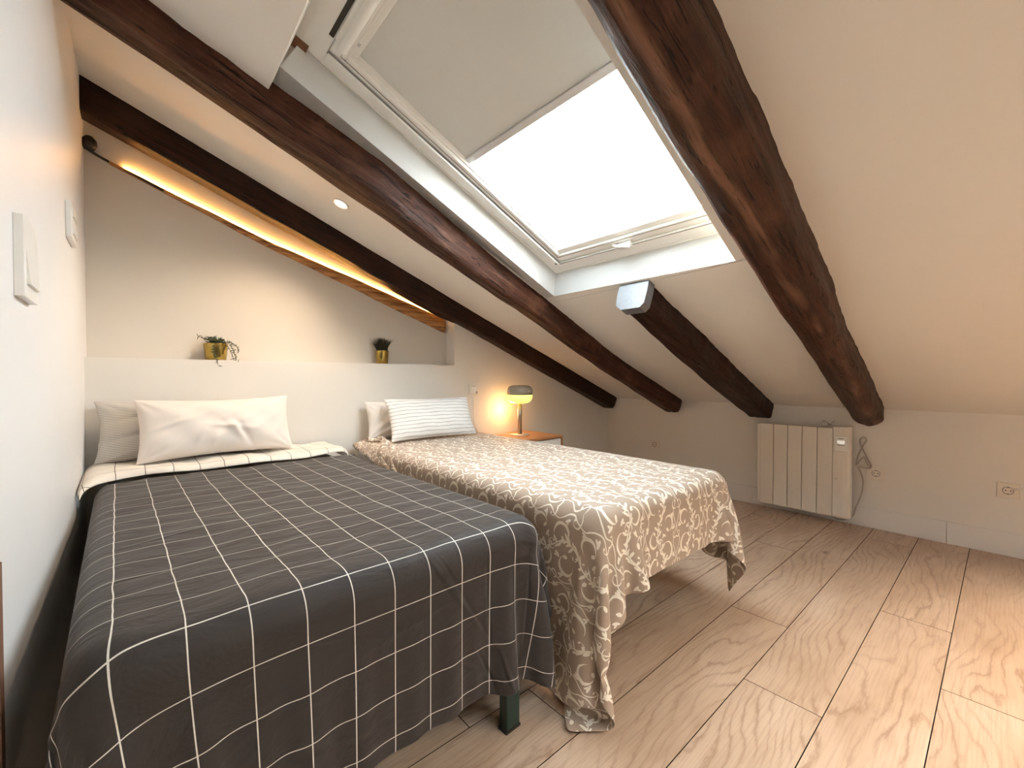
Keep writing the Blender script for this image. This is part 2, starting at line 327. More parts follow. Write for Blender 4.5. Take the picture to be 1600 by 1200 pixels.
# ceiling slab with two roof window holes
cl = MB(); T = .10; UA, UB = -2.1, 4.10
def slab(poly): cl.prism(poly, 0, T, R)
slab([(UA, -3.2), (.412, -3.2), (.412, 3.0), (UA, 3.0)]); slab([(2.045, -3.2), (UB, -3.2), (UB, 3.0), (2.045, 3.0)])
slab([(.412, 1.69), (2.045, 1.80), (2.045, 3.0), (.412, 3.0)])
slab([(.412, -.85), (2.045, -.85), (2.045, .752), (.412, .685)]); slab([(.412, -3.2), (2.045, -3.2), (2.045, -1.90), (.412, -1.90)])
struct(cl.build('ceiling', M_ceil), 'sloping off-white ceiling between dark beams')
# shaft lining of window 1
sh = MB(); N1 = .1115; US = 1.979
sh.add([R(.414, 1.69, 0), R(2.045, 1.80, 0), R(US, 1.765, N1), R(.430, 1.668, N1), R(.414, 1.80, 0), R(2.045, 1.86, 0), R(US, 1.86, N1), R(.430, 1.80, N1)],
       [(0, 1, 2, 3), (4, 7, 6, 5), (0, 4, 5, 1), (3, 2, 6, 7)])
sh.add([R(2.045, 1.80, -.0015), R(2.045, .68, -.0015), R(US, .68, N1), R(US, 1.775, N1), R(2.11, 1.90, -.0015), R(2.05, .68, -.003), R(2.10, .68, N1), R(2.10, 1.90, N1)],
       [(0, 3, 2, 1), (4, 5, 6, 7)])
sh.add([R(2.045, 1.80, 0), R(2.045, 1.90, -.002), R(2.02, 1.79, .04)], [(0, 1, 2)])
sh.prism([(.42, .60), (2.03, .66), (2.03, .7495), (.42, .684)], .05, N1+.02, R); sh.box((.33, .60, .003), (.4115, 1.80, N1+.1), R)
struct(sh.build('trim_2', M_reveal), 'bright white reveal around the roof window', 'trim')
struct(MB().box((.405, 1.645, .10), (.46, 1.83, .27), R).build('trim_6', M_jamb), 'dark brown timber end showing at the upper corner of the roof window', 'trim')
# dropped plasterboard above the beam
struct(MB().prism([(-.22, .55), (.412, .55), (.412, 1.90), (-.22, 1.90)], -.036, .0, R).build('trim_3', M_ceil, bevel=.002), 'lowered white ceiling board ending at the roof window', 'trim')
bb = MB().box((XK-.012, .2215, 0), (XK, YB, .132)).build('baseboard_right', M_base, bevel=.002)
struct(bb, 'long white baseboard on the knee wall behind the radiator')
struct(MB().box((XK-.012, -3.0, 0), (XK, .2195, .132)).build('baseboard_front', M_base, bevel=.002), 'second white baseboard length right of the joint')
struct(MB().box((1.95, YB-.012, 0), (XK-.012, YB, .132)).build('baseboard_back', M_base, bevel=.002), 'white baseboard of the headboard wall')
# ------------------------------------------------------------------ roof windows
def roof_window(name, yl, yr, label, F=R):
    w = D.objects.new(name, None); COL.objects.link(w); w['kind'] = 'structure'; tag(w, label, 'window')
    def ring(u0, u1, y0, y1, du0, du1, dy, n0, n1, g):
        g.box((u0, y0, n0), (u0+du0, y1, n1), F); g.box((u1-du1, y0, n0), (u1, y1, n1), F)
        g.box((u0+du0, y0, n0), (u1-du1, y0+dy, n1), F); g.box((u0+du0, y1-dy, n0), (u1-du1, y1, n1), F)
    g = MB(); ring(.36, 2.03, yr-.03, yl+.03, .155, .125, .088, .112, .24, g)
    g.box((.515, yr+.05, .104), (1.925, yr+.058, .113), F); g.box((.43, yl-.0035, .1085), (1.97, yl+.0005, .113), F); g.box((.515, yl-.066, .104), (1.925, yl-.058, .113), F); g.box((1.975, yr, .108), (1.985, yl, .13), F)
    g.build('outer_frame', M_sash, w, bevel=.003)
    g = MB(); ring(.515, 1.905, yr+.062, yl-.066, .055, .050, .038, .122, .25, g)
    ring(.566, 1.858, yr+.094, yl-.098, .016, .035, .016, .135, .20, g)
    s_ = g.build('sash', M_sash, w, bevel=.004)
    g = MB(); ring(.568, 1.860, yr+.100, yl-.103, .012, .013, .011, .190, .200, g); g.build('gasket', M_gasket, s_)
    g = MB(); ring(.512, 1.9095, yr+.058, yl-.0615, .0022, .0028, .0026, .1085, .122, g); g.build('frame_groove', M_groove, w)
    g = MB(); ring(.553, 1.8665, yr+.080, yl-.0845, .0015, .002, .002, .1195, .125, g); g.build('groove', M_groove, s_)
    t = NT(name+'_glass'); tr = t.n('ShaderNodeBsdfTransparent'); gl = t.n('ShaderNodeBsdfGlossy'); gl.inputs['Roughness'].default_value = .02
    tr.inputs[0].default_value = (.97, .985, .98, 1); mx = t.n('ShaderNodeMixShader'); mx.inputs[0].default_value = .04
    t.l(tr.outputs[0], mx.inputs[1]); t.l(gl.outputs[0], mx.inputs[2]); t.l(mx.outputs[0], t.t.nodes['Material Output'].inputs[0])
    MB().box((.56, yr+.09, .206), (1.872, yl-.094, .212), F).build('pane', t.m, s_)
    return w, s_
w1, s1 = roof_window('window_1', 1.745, .70, 'white roof window with a half-lowered blind between two beams', RW)
w2, s2 = roof_window('window_added', -.85, -1.90, 'added white roof window out of view behind the camera')  # second window is added out of view to bring in more daylight
struct(MB().box((.33, -2.0, .0), (.413, -.75, .2), R).box((2.045, -2.0, 0), (2.1, -.75, .2), R).box((.33, -.849, .0), (2.1, -.78, .2), R).box((.33, -2.0, 0), (2.1, -1.901, .2), R).build('trim_5', M_reveal), 'white reveal of the added rear roof window', 'trim')
g = MB(); yh = 1.235   # small lever on the bottom sash
g.box((1.885, yh-.035, .100), (1.915, yh+.035, .124), RW); g.tube([RW(1.90, yh-.03, .095), RW(1.875, yh+.01, .088), RW(1.868, yh+.05, .10)], [.009, .008, .005], 8)
tag(g.build('handle', M_silver, w1, bevel=.002, smooth=True))
g = MB(); g.box((1.862, 1.425, .128), (1.868, 1.60, .136), RW); g.build('blind_catch', M_silver, w1)
g = MB(); g.tube([RW(1.90, 1.70, .110), RW(1.90, 1.70, .1135)], .007, 12); g.build('screw_cap', M_gasket, w1)
g = MB()   # ventilation flap bar along the top of the sash
g.tube([RW(.545, 1.60, .098), RW(.545, .80, .098)], .017, 14); g.box((.512, .80, .10), (.55, 1.585, .128), RW)
g.build('ventilation_bar', M_sash, w1, smooth=False, bevel=.002)
g = MB().box((.492, .80, .1085), (.508, 1.60, .1118), RW); g.build('vent_slot', M_black, w1)
g = MB().box((.575, 1.56, .132), (.585, 1.572, .137), RW); g.build('clip', M_silver, w1)
# blind
bl = empty('roller_blind', R(.60, 1.2, .17), 'pale grey roller blind covering the upper part of the roof window', 'blind')
bl.parent = None
def part(o, par):   # keep world placement
    o.parent = par; o.matrix_parent_inverse = Matrix.Translation(par.location).inverted() if par.rotation_euler[2] == 0 else par.matrix_basis.inverted(); return o
part(MB().box((.575, .795, .160), (1.135, 1.655, .163), RW).build('fabric', M_blind), bl)
part(MB().box((1.130, .795, .150), (1.160, 1.652, .168), RW).build('bottom_bar', M_silver, bevel=.003), bl)
part(MB().box((.56, .795, .14), (.60, 1.655, .175), RW).build('cassette', M_sash, bevel=.004), bl)
# ------------------------------------------------------------------ beams
def interp(tab, x):
    xs = [a for a, *_ in tab]; return [float(np.interp(x, xs, [r[k] for r in tab])) for k in range(1, len(tab[0]))]
def noise1(x, seed, f):
    r = random.Random(seed); ph = [r.uniform(0, 6.28) for _ in range(5)]
    return sum(math.sin(x*f*(1+.83*i)+ph[i])/(1+.6*i) for i in range(5))/2.2
def beam(name, tab, x0, x1, seed, mat, label, rough=.010, chamf=.028, nst=130, top=.03, group=None, ridge=0):
    """tab rows: x, Y of near face, Y of far face, drop below the ceiling; hewn section swept down the slope"""
    vs = []; fs = []; xs = np.linspace(x0, x1, nst); NP = 20
    for i, x in enumerate(xs):
        ya, yb, dr = interp(tab, x); z = zc(x)
        endf = 1-.35*max(0, 1-(x1-x)/.035)**2*1.0
        c = chamf; w = yb-ya
        e = noise1(x, seed, 5)*rough*.45; e2 = noise1(x, seed+1, 7)*rough*.45; e3 = noise1(x, seed+2, 6)*rough*.35
        e4 = noise1(x, seed+3, 23)*rough*.6; e5 = noise1(x, seed+4, 29)*rough*.6
        prof = [(ya+e, top), (ya+e+e4, -dr*.25), (ya+e, -dr*.5), (ya+e+e5*.6, -dr+c*1.1+e3), (ya+e+c*.25, -dr+c*.5+e3), (ya+e+c*.7, -dr+c*.12+e3)]
        for k in range(1, 8):
            f = k/8; prof.append((ya+c*.7+(w-1.4*c)*f, -dr+e3-ridge*(1-abs(f-.45)/.55)+noise1(x+f*.7, seed+5+k//2, 12)*rough*.3))
        prof += [(yb+e2-c*.7, -dr+c*.12+e3), (yb+e2-c*.25, -dr+c*.5+e3), (yb+e2+e4*.6, -dr+c*1.1+e3), (yb+e2, -dr*.5), (yb+e2+e5, -dr*.25), (yb+e2, top)]
        ym = (ya+yb)/2
        NP = len(prof); vs += [(x+ST*h*.9, ym+(y-ym)*(.75+.25*endf) if endf < 1 else y, z+h*endf) for y, h in prof]
    for i in range(nst-1):
        for k in range(NP-1): fs.append((i*NP+k, i*NP+k+1, (i+1)*NP+k+1, (i+1)*NP+k))
        fs.append((i*NP+NP-1, i*NP, (i+1)*NP, (i+1)*NP+NP-1))
    fs.append(tuple(range(NP))[::-1]); fs.append(tuple(range((nst-1)*NP, nst*NP)))
    me_o = mesh(name, vs, fs, mat, smooth=True); me_o.data.set_sharp_from_angle(angle=math.radians(28))
    # tilt the texture frame along the slope
    me_o.data.transform(Matrix.Rotation(-TH, 4, 'Y')); me_o.matrix_world = Matrix.Rotation(TH, 4, 'Y')
    return tag(me_o, label, 'beam', group)
beam('ceiling_beam', [(-.2, 2.665, 2.775, .135), (1.7, 2.635, 2.76, .125), (1.8, 2.635, 2.73, .12), (3.6, 2.585, 2.72, .115)], -.22, 3.668, 11, M_beam,
     'very dark slim beam running along the top of the headboard wall', rough=.006, chamf=.014)
beam('ceiling_beam', [(-.2, 1.80, 1.945, .14), (.4, 1.795, 1.925, .14), (.8, 1.775, 1.95, .14), (1.3, 1.84, 1.955, .14), (1.9, 1.88, 1.985, .13), (2.7, 1.94, 2.03, .125), (3.6, 1.89, 2.03, .115)], -.3, 3.668, 23, M_beam_mid,
     'long dark beam with a split edge along the left side of the roof window', rough=.010, chamf=.022)
bc = beam('ceiling_beam', [(1.9, 1.178, 1.315, .125), (2.5, 1.17, 1.325, .125), (3.0, 1.165, 1.335, .12), (3.66, 1.155, 1.32, .11)], 1.925, 3.668, 37, M_beam,
     'short dark beam starting at a metal cap below the roof window sill', rough=.011, chamf=.015)
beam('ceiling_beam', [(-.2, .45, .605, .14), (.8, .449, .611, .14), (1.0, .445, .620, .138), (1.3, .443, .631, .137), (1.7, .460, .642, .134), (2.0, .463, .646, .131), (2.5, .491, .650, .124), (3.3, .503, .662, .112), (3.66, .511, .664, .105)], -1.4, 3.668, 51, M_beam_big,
     'thickest beam, brown with a lighter streak on its face, right of the roof window and over the radiator', rough=.010, chamf=.026, ridge=.022)
# metal cap, child of the short beam (its frame is tilted, so work in that frame)
g = MB()
def Mc(x, y, z): v = Matrix.Rotation(-TH, 4, 'Y') @ Vector((x, y, z)); return tuple(v)
poly = [(1.166, .012), (1.166, -.060), (1.170, -.118), (1.190, -.140), (1.300, -.140), (1.334, -.116), (1.342, -.060), (1.336, .012)]
zt = zc(1.92); zt = zc(1.915); vv = [Mc(1.915+ST*h*.9, y, zt+h) for y, h in poly]+[Mc(1.918+ST*h*.9, y, zt+h) for y, h in poly]+[Mc(1.968+ST*h*.9, y, zt+h-.021) for y, h in poly]; n = len(poly)
g.add(vv, [tuple(range(n))]+[(i, (i+1) % n, n+(i+1) % n, n+i) for i in range(n)]+[(n+i, n+(i+1) % n, 2*n+(i+1) % n, 2*n+i) for i in range(n)])
cap = g.build('metal_cap', M_metal, bc); cap['label'] = 'bent galvanised steel cap on the beam end'
# led beam in the niche
lb = MB(); vs = []; nst = 80; xs = np.linspace(-.10, 1.755, nst)
def lz(x): return float(np.interp(x, [-.187, -.1, .51, 1.76], [2.055, 2.018, 1.776, 1.335]))
prof = []
for x in xs:
    th = float(np.interp(x, [-.1, .2, .6, 1.3, 1.76], [.012, .022, .038, .085, .105])); z = lz(x)+noise1(x, 77, 9)*.003; dp = .018+.012*th/.1
    e = noise1(x, 78, 13)*.003
    vs += [(x, YN+.01, z), (x, YN-dp*.6, z), (x, YN-dp-e, z+th*.25), (x, YN-dp-.004, z+th*.6), (x, YN-dp*.8+e, z+th*.92), (x, YN-dp*.4, z+th), (x, YN+.01, z+th)]
fs = [(i*7+k, i*7+k+1, (i+1)*7+k+1, (i+1)*7+k) for i in range(nst-1) for k in range(6)]+[tuple(range(7))[::-1], tuple(range((nst-1)*7, nst*7))]
led_beam = tag(mesh('niche_beam', vs, fs, M_beam_led, smooth=True), 'thin beam, LED glow put into its light brown colour, along the top of the niche', 'beam')
g = MB(); g.tube(catmull([(-.175, 2.785, 2.052), (-.12, YN-.012, 2.032), (.0, YN-.016, 1.985), (.10, YN-.02, 1.942)], 5), .006, 8)
g.build('supply_cable', M_black, led_beam)
g = MB(); vs_, fs_ = [], []
g.lathe([(0, -.03), (.018, -.028), (.028, -.008), (.026, .015), (.013, .032), (0, .036)], 12, (-.165, 2.775, 2.075)); g.build('connector', M_black, led_beam, smooth=True)
t = NT('warm_led'); t.fin((1, .6, .2, 1), .5, emis=(1, .50, .13, 1), es=19)
vs = []; xs = np.linspace(-.05, 1.70, 40)
for x in xs:
    th = float(np.interp(x, [-.1, .2, .6, 1.3, 1.76], [.012, .022, .038, .085, .105])); z = lz(x)+th+.002
    vs += [(x, YN-.004, z), (x, YN-.012, z), (x, YN-.012, z+.004), (x, YN-.004, z+.004)]
fs = [(i*4+k, i*4+(k+1) % 4, (i+1)*4+(k+1) % 4, (i+1)*4+k) for i in range(39) for k in range(4)]+[(3, 2, 1, 0), (156, 157, 158, 159)]
tag(mesh('led_strip', vs, fs, t.m), 'warm glowing light strip on top of the thin niche beam', 'light strip')
# ------------------------------------------------------------------ ceiling spots
def spot(x, y, label, power, group=None):
    u = x/CT; c = Vector(R(u, y, 0)); e = empty('ceiling_spotlight', c, label, 'spotlight', group)
    e.rotation_euler = (0, TH, 0)
    g = MB(); g.lathe([(.043, .002), (.043, -.004), (.038, -.006), (.031, -.003), (.030, .002)], 32); g.build('trim_ring', M_white, e, smooth=True)
    t = NT('warm_bulb'); t.fin((1, .8, .5, 1), .4, emis=(1, .66, .36, 1), es=9)
    g = MB(); g.lathe([(0, -.0035), (.020, -.003), (.030, -.0005), (.030, .001)], 28); g.build('bulb', t.m, e, smooth=True)
    l = D.lights.new('spot_lamp', 'SPOT'); l.energy = power; l.color = (1, .76, .52); l.spot_size = math.radians(120); l.spot_blend = .8; l.shadow_soft_size = .03
    lo = D.objects.new('lamp', l); COL.objects.link(lo); lo.parent = e; lo.location = (0, 0, -.02)
spot(.817*1.0, 2.33, 'lit round recessed spotlight between the two left beams', 12)
spot(1.9, -.75, 'added recessed fill spotlight behind the camera', 26, 'added fill spotlights'); spot(2.8, -.75, 'added recessed fill spotlight behind the camera', 26, 'added fill spotlights')  # two unseen warm spots added to fill the room with light
# ------------------------------------------------------------------ cloth
def sim(nx, ny, sp, x0, y0, box, rad, zt, clampf, steps=220, iters=14, seed=1, lay=.012, grav=3.2):
    """hang a square-grid cloth over a rounded box; returns rest uv and positions"""
    rs = np.random.RandomState(seed)
    gx, gy = np.meshgrid(x0+np.arange(nx)*sp, y0+np.arange(ny)*sp, indexing='ij')
    P = np.stack([gx, gy, np.full_like(gx, zt+lay)], -1); P[..., :2] += (rs.rand(nx, ny, 2)-.5)*sp*.15; P0 = P.copy()
    P0[..., 2] = zt+.006+.0022*np.sin(gx*13+gy*5)*np.sin(gy*9-gx*4)+.0015*np.sin(gx*29-gy*21+seed)
    pin = ((gx > box[0]+rad) & (gx < box[1]-rad) & (gy > box[2]+rad) & (gy < box[3]+1))[..., None]
    V = np.zeros_like(P)
    c = np.array([(box[0]+box[1])/2, (box[2]+box[3])/2, zt-1.0]); h = np.array([(box[1]-box[0])/2, (box[3]-box[2])/2, 1.0])-rad
    cons = []
    def pair(a, b, L, k): cons.append((a, b, L, k))
    s_ = lambda a, b=None: slice(a, b)
    for off, L, k in ((1, sp, 1.0),):
        for st in (0, 1):
            m = (nx-1-st+1)//2; pair((slice(st, st+2*m-1, 2), slice(None)), (slice(st+1, st+2*m, 2), slice(None)), L, k)
            m = (ny-1-st+1)//2; pair((slice(None), slice(st, st+2*m-1, 2)), (slice(None), slice(st+1, st+2*m, 2)), L, k)
    for st in (0, 1):
        m = (nx-1-st+1)//2
        pair((slice(st, st+2*m-1, 2), slice(0, ny-1)), (slice(st+1, st+2*m, 2), slice(1, ny)), sp*2**.5, .22)
        pair((slice(st, st+2*m-1, 2), slice(1, ny)), (slice(st+1, st+2*m, 2), slice(0, ny-1)), sp*2**.5, .22)
    for st in range(4):
        idx = np.arange(st, nx-2, 4); idx = idx
        pair((idx[:, None], np.arange(ny)[None]), (idx[:, None]+2, np.arange(ny)[None]), sp*2, .10)
        idy = np.arange(st, ny-2, 4)
        pair((np.arange(nx)[:, None], idy[None]), (np.arange(nx)[:, None], idy[None]+2), sp*2, .10)
    g = np.array([0, 0, -grav]); dt = 1/45
    for it in range(steps):
        damp = .97 if it < steps*.6 else .90
        V = (V+g*dt)*damp; V = np.clip(V, -2.0, 2.0); Q = P+V*dt
        for _ in range(iters):
            for a, b, L, k in cons:
                d = Q[b]-Q[a]; ln = np.sqrt((d*d).sum(-1, keepdims=True))+1e-9; cr = d*(.5*k*(ln-L)/ln)
                Q[a] += cr; Q[b] -= cr
            Q = np.where(pin, P0, Q)
        q = Q-c; aq = np.abs(q)-h; mx = np.maximum(aq, 0); ln = np.sqrt((mx*mx).sum(-1, keepdims=True)); inner = aq.max(-1, keepdims=True)
        dist = ln+np.minimum(inner, 0)-rad-.006
        grad = np.where(ln > 1e-6, mx/(ln+1e-9), (aq == inner)*1.0)*np.sign(q)
        hit = dist < 0; Q = np.where(hit, Q-grad*dist, Q)
        mv = Q-P; tn = mv-grad*(mv*grad).sum(-1, keepdims=True); fr = np.where(hit, .55+.35*(grad[..., 2:3] > .9), 0); Q = Q-tn*fr
        Q = clampf(np.where(pin, P0, Q)); V = (Q-P)/dt; P = Q
    return gx, gy, P
def cloth_obj(name, gx, gy, P, mat, parent=None, sub=2, thick=0):
    nx, ny = gx.shape; vs = P.reshape(-1, 3)
    fs = [(i*ny+j, (i+1)*ny+j, (i+1)*ny+j+1, i*ny+j+1) for i in range(nx-1) for j in range(ny-1)]
    o = mesh(name, vs, fs, mat, parent, smooth=True)
    ul = o.data.uv_layers.new(name='rest'); f = np.array(fs).reshape(-1); uvv = np.stack([gx.reshape(-1)[f], gy.reshape(-1)[f]], -1)
    ul.data.foreach_set('uv', uvv.reshape(-1))
    if thick:
        m = o.modifiers.new('thick', 'SOLIDIFY'); m.thickness = thick; m.offset = 1
    s_ = o.modifiers.new('sub', 'SUBSURF'); s_.levels = sub; s_.render_levels = sub
    return o
# bed 1 : local frame = world, slight turn of 1.6 degrees about its foot corner
B1 = (-.088, .912, .898, 2.66); Z1 = .572
A1 = math.radians(1.7); piv = Vector((.40, .898, 0))
def turn1(P):
    x = P[..., 0]-piv.x; y = P[..., 1]-piv.y; Q = P.copy()
    Q[..., 0] = piv.x+x*math.cos(A1)-y*math.sin(A1); Q[..., 1] = piv.y+x*math.sin(A1)+y*math.cos(A1); return Q
def cl1(Q):
    Q[..., 2] = np.maximum(Q[..., 2], .012)
    Q[..., 0] = np.minimum(Q[..., 0], B1[1]+.022+.03*(Q[..., 1] < 1.05)); Q[..., 0] = np.maximum(Q[..., 0], -.165-.0*Q[..., 1]+np.clip((Q[..., 1]-.95)*.0297, 0, 1))
    Q[..., 1] = np.maximum(Q[..., 1], .70); return Q
sp = .0215; x0 = -.088-.31; nx = int((.912+.165-x0)/sp)+1; y0 = .518;  ny = int((2.345-y0)/sp)+1
gx, gy, P = sim(nx, ny, sp, x0, y0, B1, .045, Z1, cl1, seed=4)
duvet = tag(cloth_obj('duvet_cover', gx, gy, turn1(P), M_duvet, thick=.004), 'dark charcoal duvet cover with thin white grid lines on the left bed', 'duvet')
# turned-back white edge
n1, n2 = 56, 20; X, Yv = np.meshgrid(np.linspace(-.16, .95, n1), np.linspace(0, 1, n2), indexing='ij'); P2 = np.zeros(X.shape+(3,))
fold = 2.335+.012*np.sin(X*9)+.006*np.sin(X*23+1)-.09*np.clip((-X-.02)/.14, 0, 1)**2
yy = fold+Yv*(2.66-fold); edge = np.clip((X-.875)/.075, 0, 1)+np.clip((-.075-X)/.085, 0, 1)
P2[..., 0] = np.where(X > .875, .875+.03*np.sin(edge*1.57), np.where(X < -.075, -.075-.06*np.sin(edge*1.57), X)); P2[..., 1] = yy
P2[..., 2] = Z1+.028+.010*np.sin(np.clip(Yv*6, 0, 1)*1.57)+.004*np.sin(X*17+Yv*4)+.003*np.sin(X*41+2)*np.sin(Yv*5)-.05*edge**2
P2[:, 0, 2] -= .012; P2[:, 0, 1] += .006
tb = cloth_obj('turned_back_edge', X, yy, turn1(P2), M_duvet_in, duvet, thick=.008); tb['label'] = 'white turned-back lining with dark grid lines'
def bed(loc, w, l, zt, label, leg_mat, rz=0, zb=.24, ix=.055, iy=.012, it=.06):
    e = empty('bed', loc, label, 'bed', None, rz)
    m = MB().box((.014, .016, zb+.06), (w-.014, l, zt-.010)); m.build('mattress', M_mat, e, bevel=.06, seg=5)
    f = MB().box((.02, .02, zb), (w-.02, l-.02, zb+.055)); f.build('frame', M_green, e, bevel=.004)
    for x, y in ((ix, iy), (w-ix-.05, iy), (ix, l-.07), (w-ix-.05, l-.07)):
        g = MB().box((x, y, .006), (x+.052, y+.032, zb)); lg = g.build('leg', leg_mat, e, bevel=.004)
        MB().box((x-.001, y-.001, 0), (x+.053, y+.033, .008)).build('foot_cap', M_black, lg)
    return e
p = Vector((B1[0], B1[2], 0))-piv; p.rotate(Matrix.Rotation(A1, 3, 'Z'))
bed(piv+p+Vector((0, 0, 0)), B1[1]-B1[0], B1[3]-B1[2], Z1, 'left single bed on dark green steel legs against the white side wall', M_green, A1, ix=.10, iy=-.008)
# bed 2
B2 = (1.008, 1.895, .770, 2.69); Z2 = .592
def cl2(Q):
    Q[..., 2] = np.maximum(Q[..., 2], .010)
    Q[..., 0] = np.where(Q[..., 1] > .95, np.maximum(Q[..., 0], B2[0]-.022), Q[..., 0]); Q[..., 1] = np.minimum(Q[..., 1], 2.692)
    Q[..., 0] = np.where(Q[..., 1] > 2.25, np.minimum(Q[..., 0], 1.985), Q[..., 0]); return Q
sp = .0225; x0 = 1.008-.535; nx = int((1.895+.34-x0)/sp)+1; y0 = .770-.235; ny = int((2.668-y0)/sp)+1
gx, gy, P = sim(nx, ny, sp, x0, y0, B2, .03, Z2, cl2, seed=9)
tag(cloth_obj('bedspread', gx, gy, P, M_spread, thick=.003), 'taupe bedspread with white scrolling leaf pattern on the right bed', 'bedspread')
bed((B2[0], B2[2], 0), B2[1]-B2[0], B2[3]-B2[2], Z2, 'right single bed hidden under the patterned bedspread', M_green, zb=.405, ix=.16, iy=.50)
# ------------------------------------------------------------------ pillows
def pillow(name, w, h, t_, bl_, br_, lean, mat, label, seed, puff=1.0, pinch=.085, crease=(), sag=.0, group=None, yaw=0):
    """bl_ bottom-left world point of its lower edge, lean = angle back from vertical"""
    r = random.Random(seed); n1, n2 = 64, 40; vs = []; fs = []
    def pt(i, j, side):
        a = i/(n1-1)*2-1; b = j/(n2-1)*2-1
        ed = max(0, 1-abs(a)**3.2)**.55*max(0, 1-abs(b)**2.8)**.55
        xx = a*w/2*(1-.07*(1-b*b)*abs(a)**6*1.0-.0); yy = b*h/2*(1-.10*(1-a*a)*abs(b)**6)
        xx = a*w/2*(1-.055*(1-abs(b)**2)); yy = b*h/2*(1-pinch*(1-abs(a)**2))
        th = t_/2*ed*puff; wr = 0
        for (cx, cy, dx, dy, amp, wd, ln) in crease:
            u = (a-cx)*dx+(b-cy)*dy; v = -(a-cx)*dy+(b-cy)*dx
            wr += amp*math.exp(-(v/wd)**2-(u/ln)**2)
        wr += .0035*math.sin(a*9+b*5+seed)*ed+.0025*math.sin(a*17-b*11+seed*2)*ed
        # pulls radiating from the corners
        for sx in (-1, 1):
            for sy in (-1, 1):
                d = math.hypot((a-sx)*1.3, b-sy); an = math.atan2(b-sy, (a-sx)*1.3); wr += .005*math.sin(an*11+seed+sx)*math.exp(-(d/.55)**2)*min(1, ed*3)
        return (xx, yy-sag*h*(1-abs(a))*0, side*(th+wr*(1 if side > 0 else -.5)))
    for side in (1, -1):
        o0 = len(vs)
        for i in range(n1):
            for j in range(n2): vs.append(pt(i, j, side))
        for i in range(n1-1):
            for j in range(n2-1):
                q = (o0+i*n2+j, o0+(i+1)*n2+j, o0+(i+1)*n2+j+1, o0+i*n2+j+1); fs.append(q if side > 0 else q[::-1])
    uvv = [(v[0], v[1]) for v in vs]
    b0 = Vector(bl_); b1 = Vector(br_); ex = (b1-b0).normalized(); up = Vector((0, 0, 1)); nf = ex.cross(up).normalized()   # nf points to the viewer side (-Y)
    ey = (up*math.cos(lean)-nf*math.sin(lean)).normalized(); ez = ex.cross(ey).normalized()
    c = (b0+b1)/2+ey*h/2
    me = D.meshes.new(name); me.from_pydata([tuple(v) for v in vs], [], fs); me.update()
    ul = me.uv_layers.new(name='uv'); f = [i for q in fs for i in q]; ul.data.foreach_set('uv', [k for i in f for k in uvv[i]])
    bm = bmesh.new(); bm.from_mesh(me); bmesh.ops.remove_doubles(bm, verts=bm.verts, dist=.0012); bm.to_mesh(me); bm.free()
    me.polygons.foreach_set('use_smooth', [True]*len(me.polygons)); me.materials.append(mat)
    o = D.objects.new(name, me); COL.objects.link(o)
    M = Matrix((ex, ey, ez)).transposed().to_4x4(); M.translation = c; o.matrix_world = M
    s_ = o.modifiers.new('sub', 'SUBSURF'); s_.levels = 1; s_.render_levels = 1
    return tag(o, label, 'pillow', group)
zp = Z1+.045
pillow('pillow', .74, .285, .10, (-.178, 2.585, zp+.002), (.60, 2.605, zp-.004), math.radians(13), M_pg, 'grey finely striped pillow at the back of the left bed, against the wall', 3,
       crease=[(-.55, -.1, .8, .6, -.012, .07, .5), (-.5, .5, .8, .5, -.010, .06, .4)])
pillow('pillow', .64, .30, .15, (-.042, 2.445, zp), (.638, 2.485, zp+.004), math.radians(19), M_pp, 'smooth cream pillow lying in front on the left bed', 5, pinch=.12,
       crease=[(.20, -.35, .30, -.95, .020, .06, .35), (.29, -.45, .20, -.98, -.022, .05, .40), (.12, -.15, .9, -.4, .012, .08, .25), (-.6, .1, .8, .6, .007, .06, .3), (-.3, -.5, .2, 1, .006, .05, .25), (-.1, -.55, .15, 1, .006, .05, .25)])
zq = Z2+.012
pillow('pillow', .56, .25, .10, (1.045, 2.575, zq), (1.63, 2.60, zq), math.radians(13), M_plin, 'pale plain pillow at the back of the right bed, behind the ribbed one', 8,
       crease=[(-.8, .3, .3, 1, .010, .06, .5)])
pillow('pillow', .615, .285, .11, (1.130, 2.40, zq+.004), (1.742, 2.375, zq+.004), math.radians(25), M_pw, 'white ribbed pillow lying in front on the right bed', 12)
# ------------------------------------------------------------------ nightstand and lamp
e = empty('nightstand', (2.02, 2.275, 0), 'oak nightstand with white drawer beside the patterned bed', 'nightstand')
MB().box((0, 0, .528), (.485, .415, .545)).build('top', M_oak, e, bevel=.001)
MB().box((.470, .0, .14), (.485, .415, .528)).box((0, 0, .14), (.015, .415, .528)).box((.015, .40, .14), (.47, .415, .528)).box((.015, .002, .14), (.47, .40, .155)).build('carcass', M_oak, e, bevel=.001)
for z0, z1 in ((.345, .520), (.160, .338)): MB().box((.018, .004, z0), (.467, .020, z1)).build('drawer', M_white, e, bevel=.002)
for x in (.03, .43):
    for y in (.03, .36): MB().tube([(x+.01, y+.01, .14), (x+.01, y+.01, .0)], [.016, .010], 10).build('leg', M_oak, e, smooth=True)
lx, ly, lz_ = 2.253, 2.50, .545
e = empty('table_lamp', (lx, ly, lz_), 'mushroom table lamp with taupe cap and glowing yellow shade on nightstand', 'lamp')
MB().lathe([(0, 0), (.073, 0), (.074, .004), (.072, .009), (.03, .012), (0, .012)], 48).build('base', simple('pale_metal', (.62, .52, .42), .35, .4), e, smooth=True)
MB().lathe([(.0165, .011), (.0165, .26)], 28).build('stem', M_brnz, e, smooth=True)
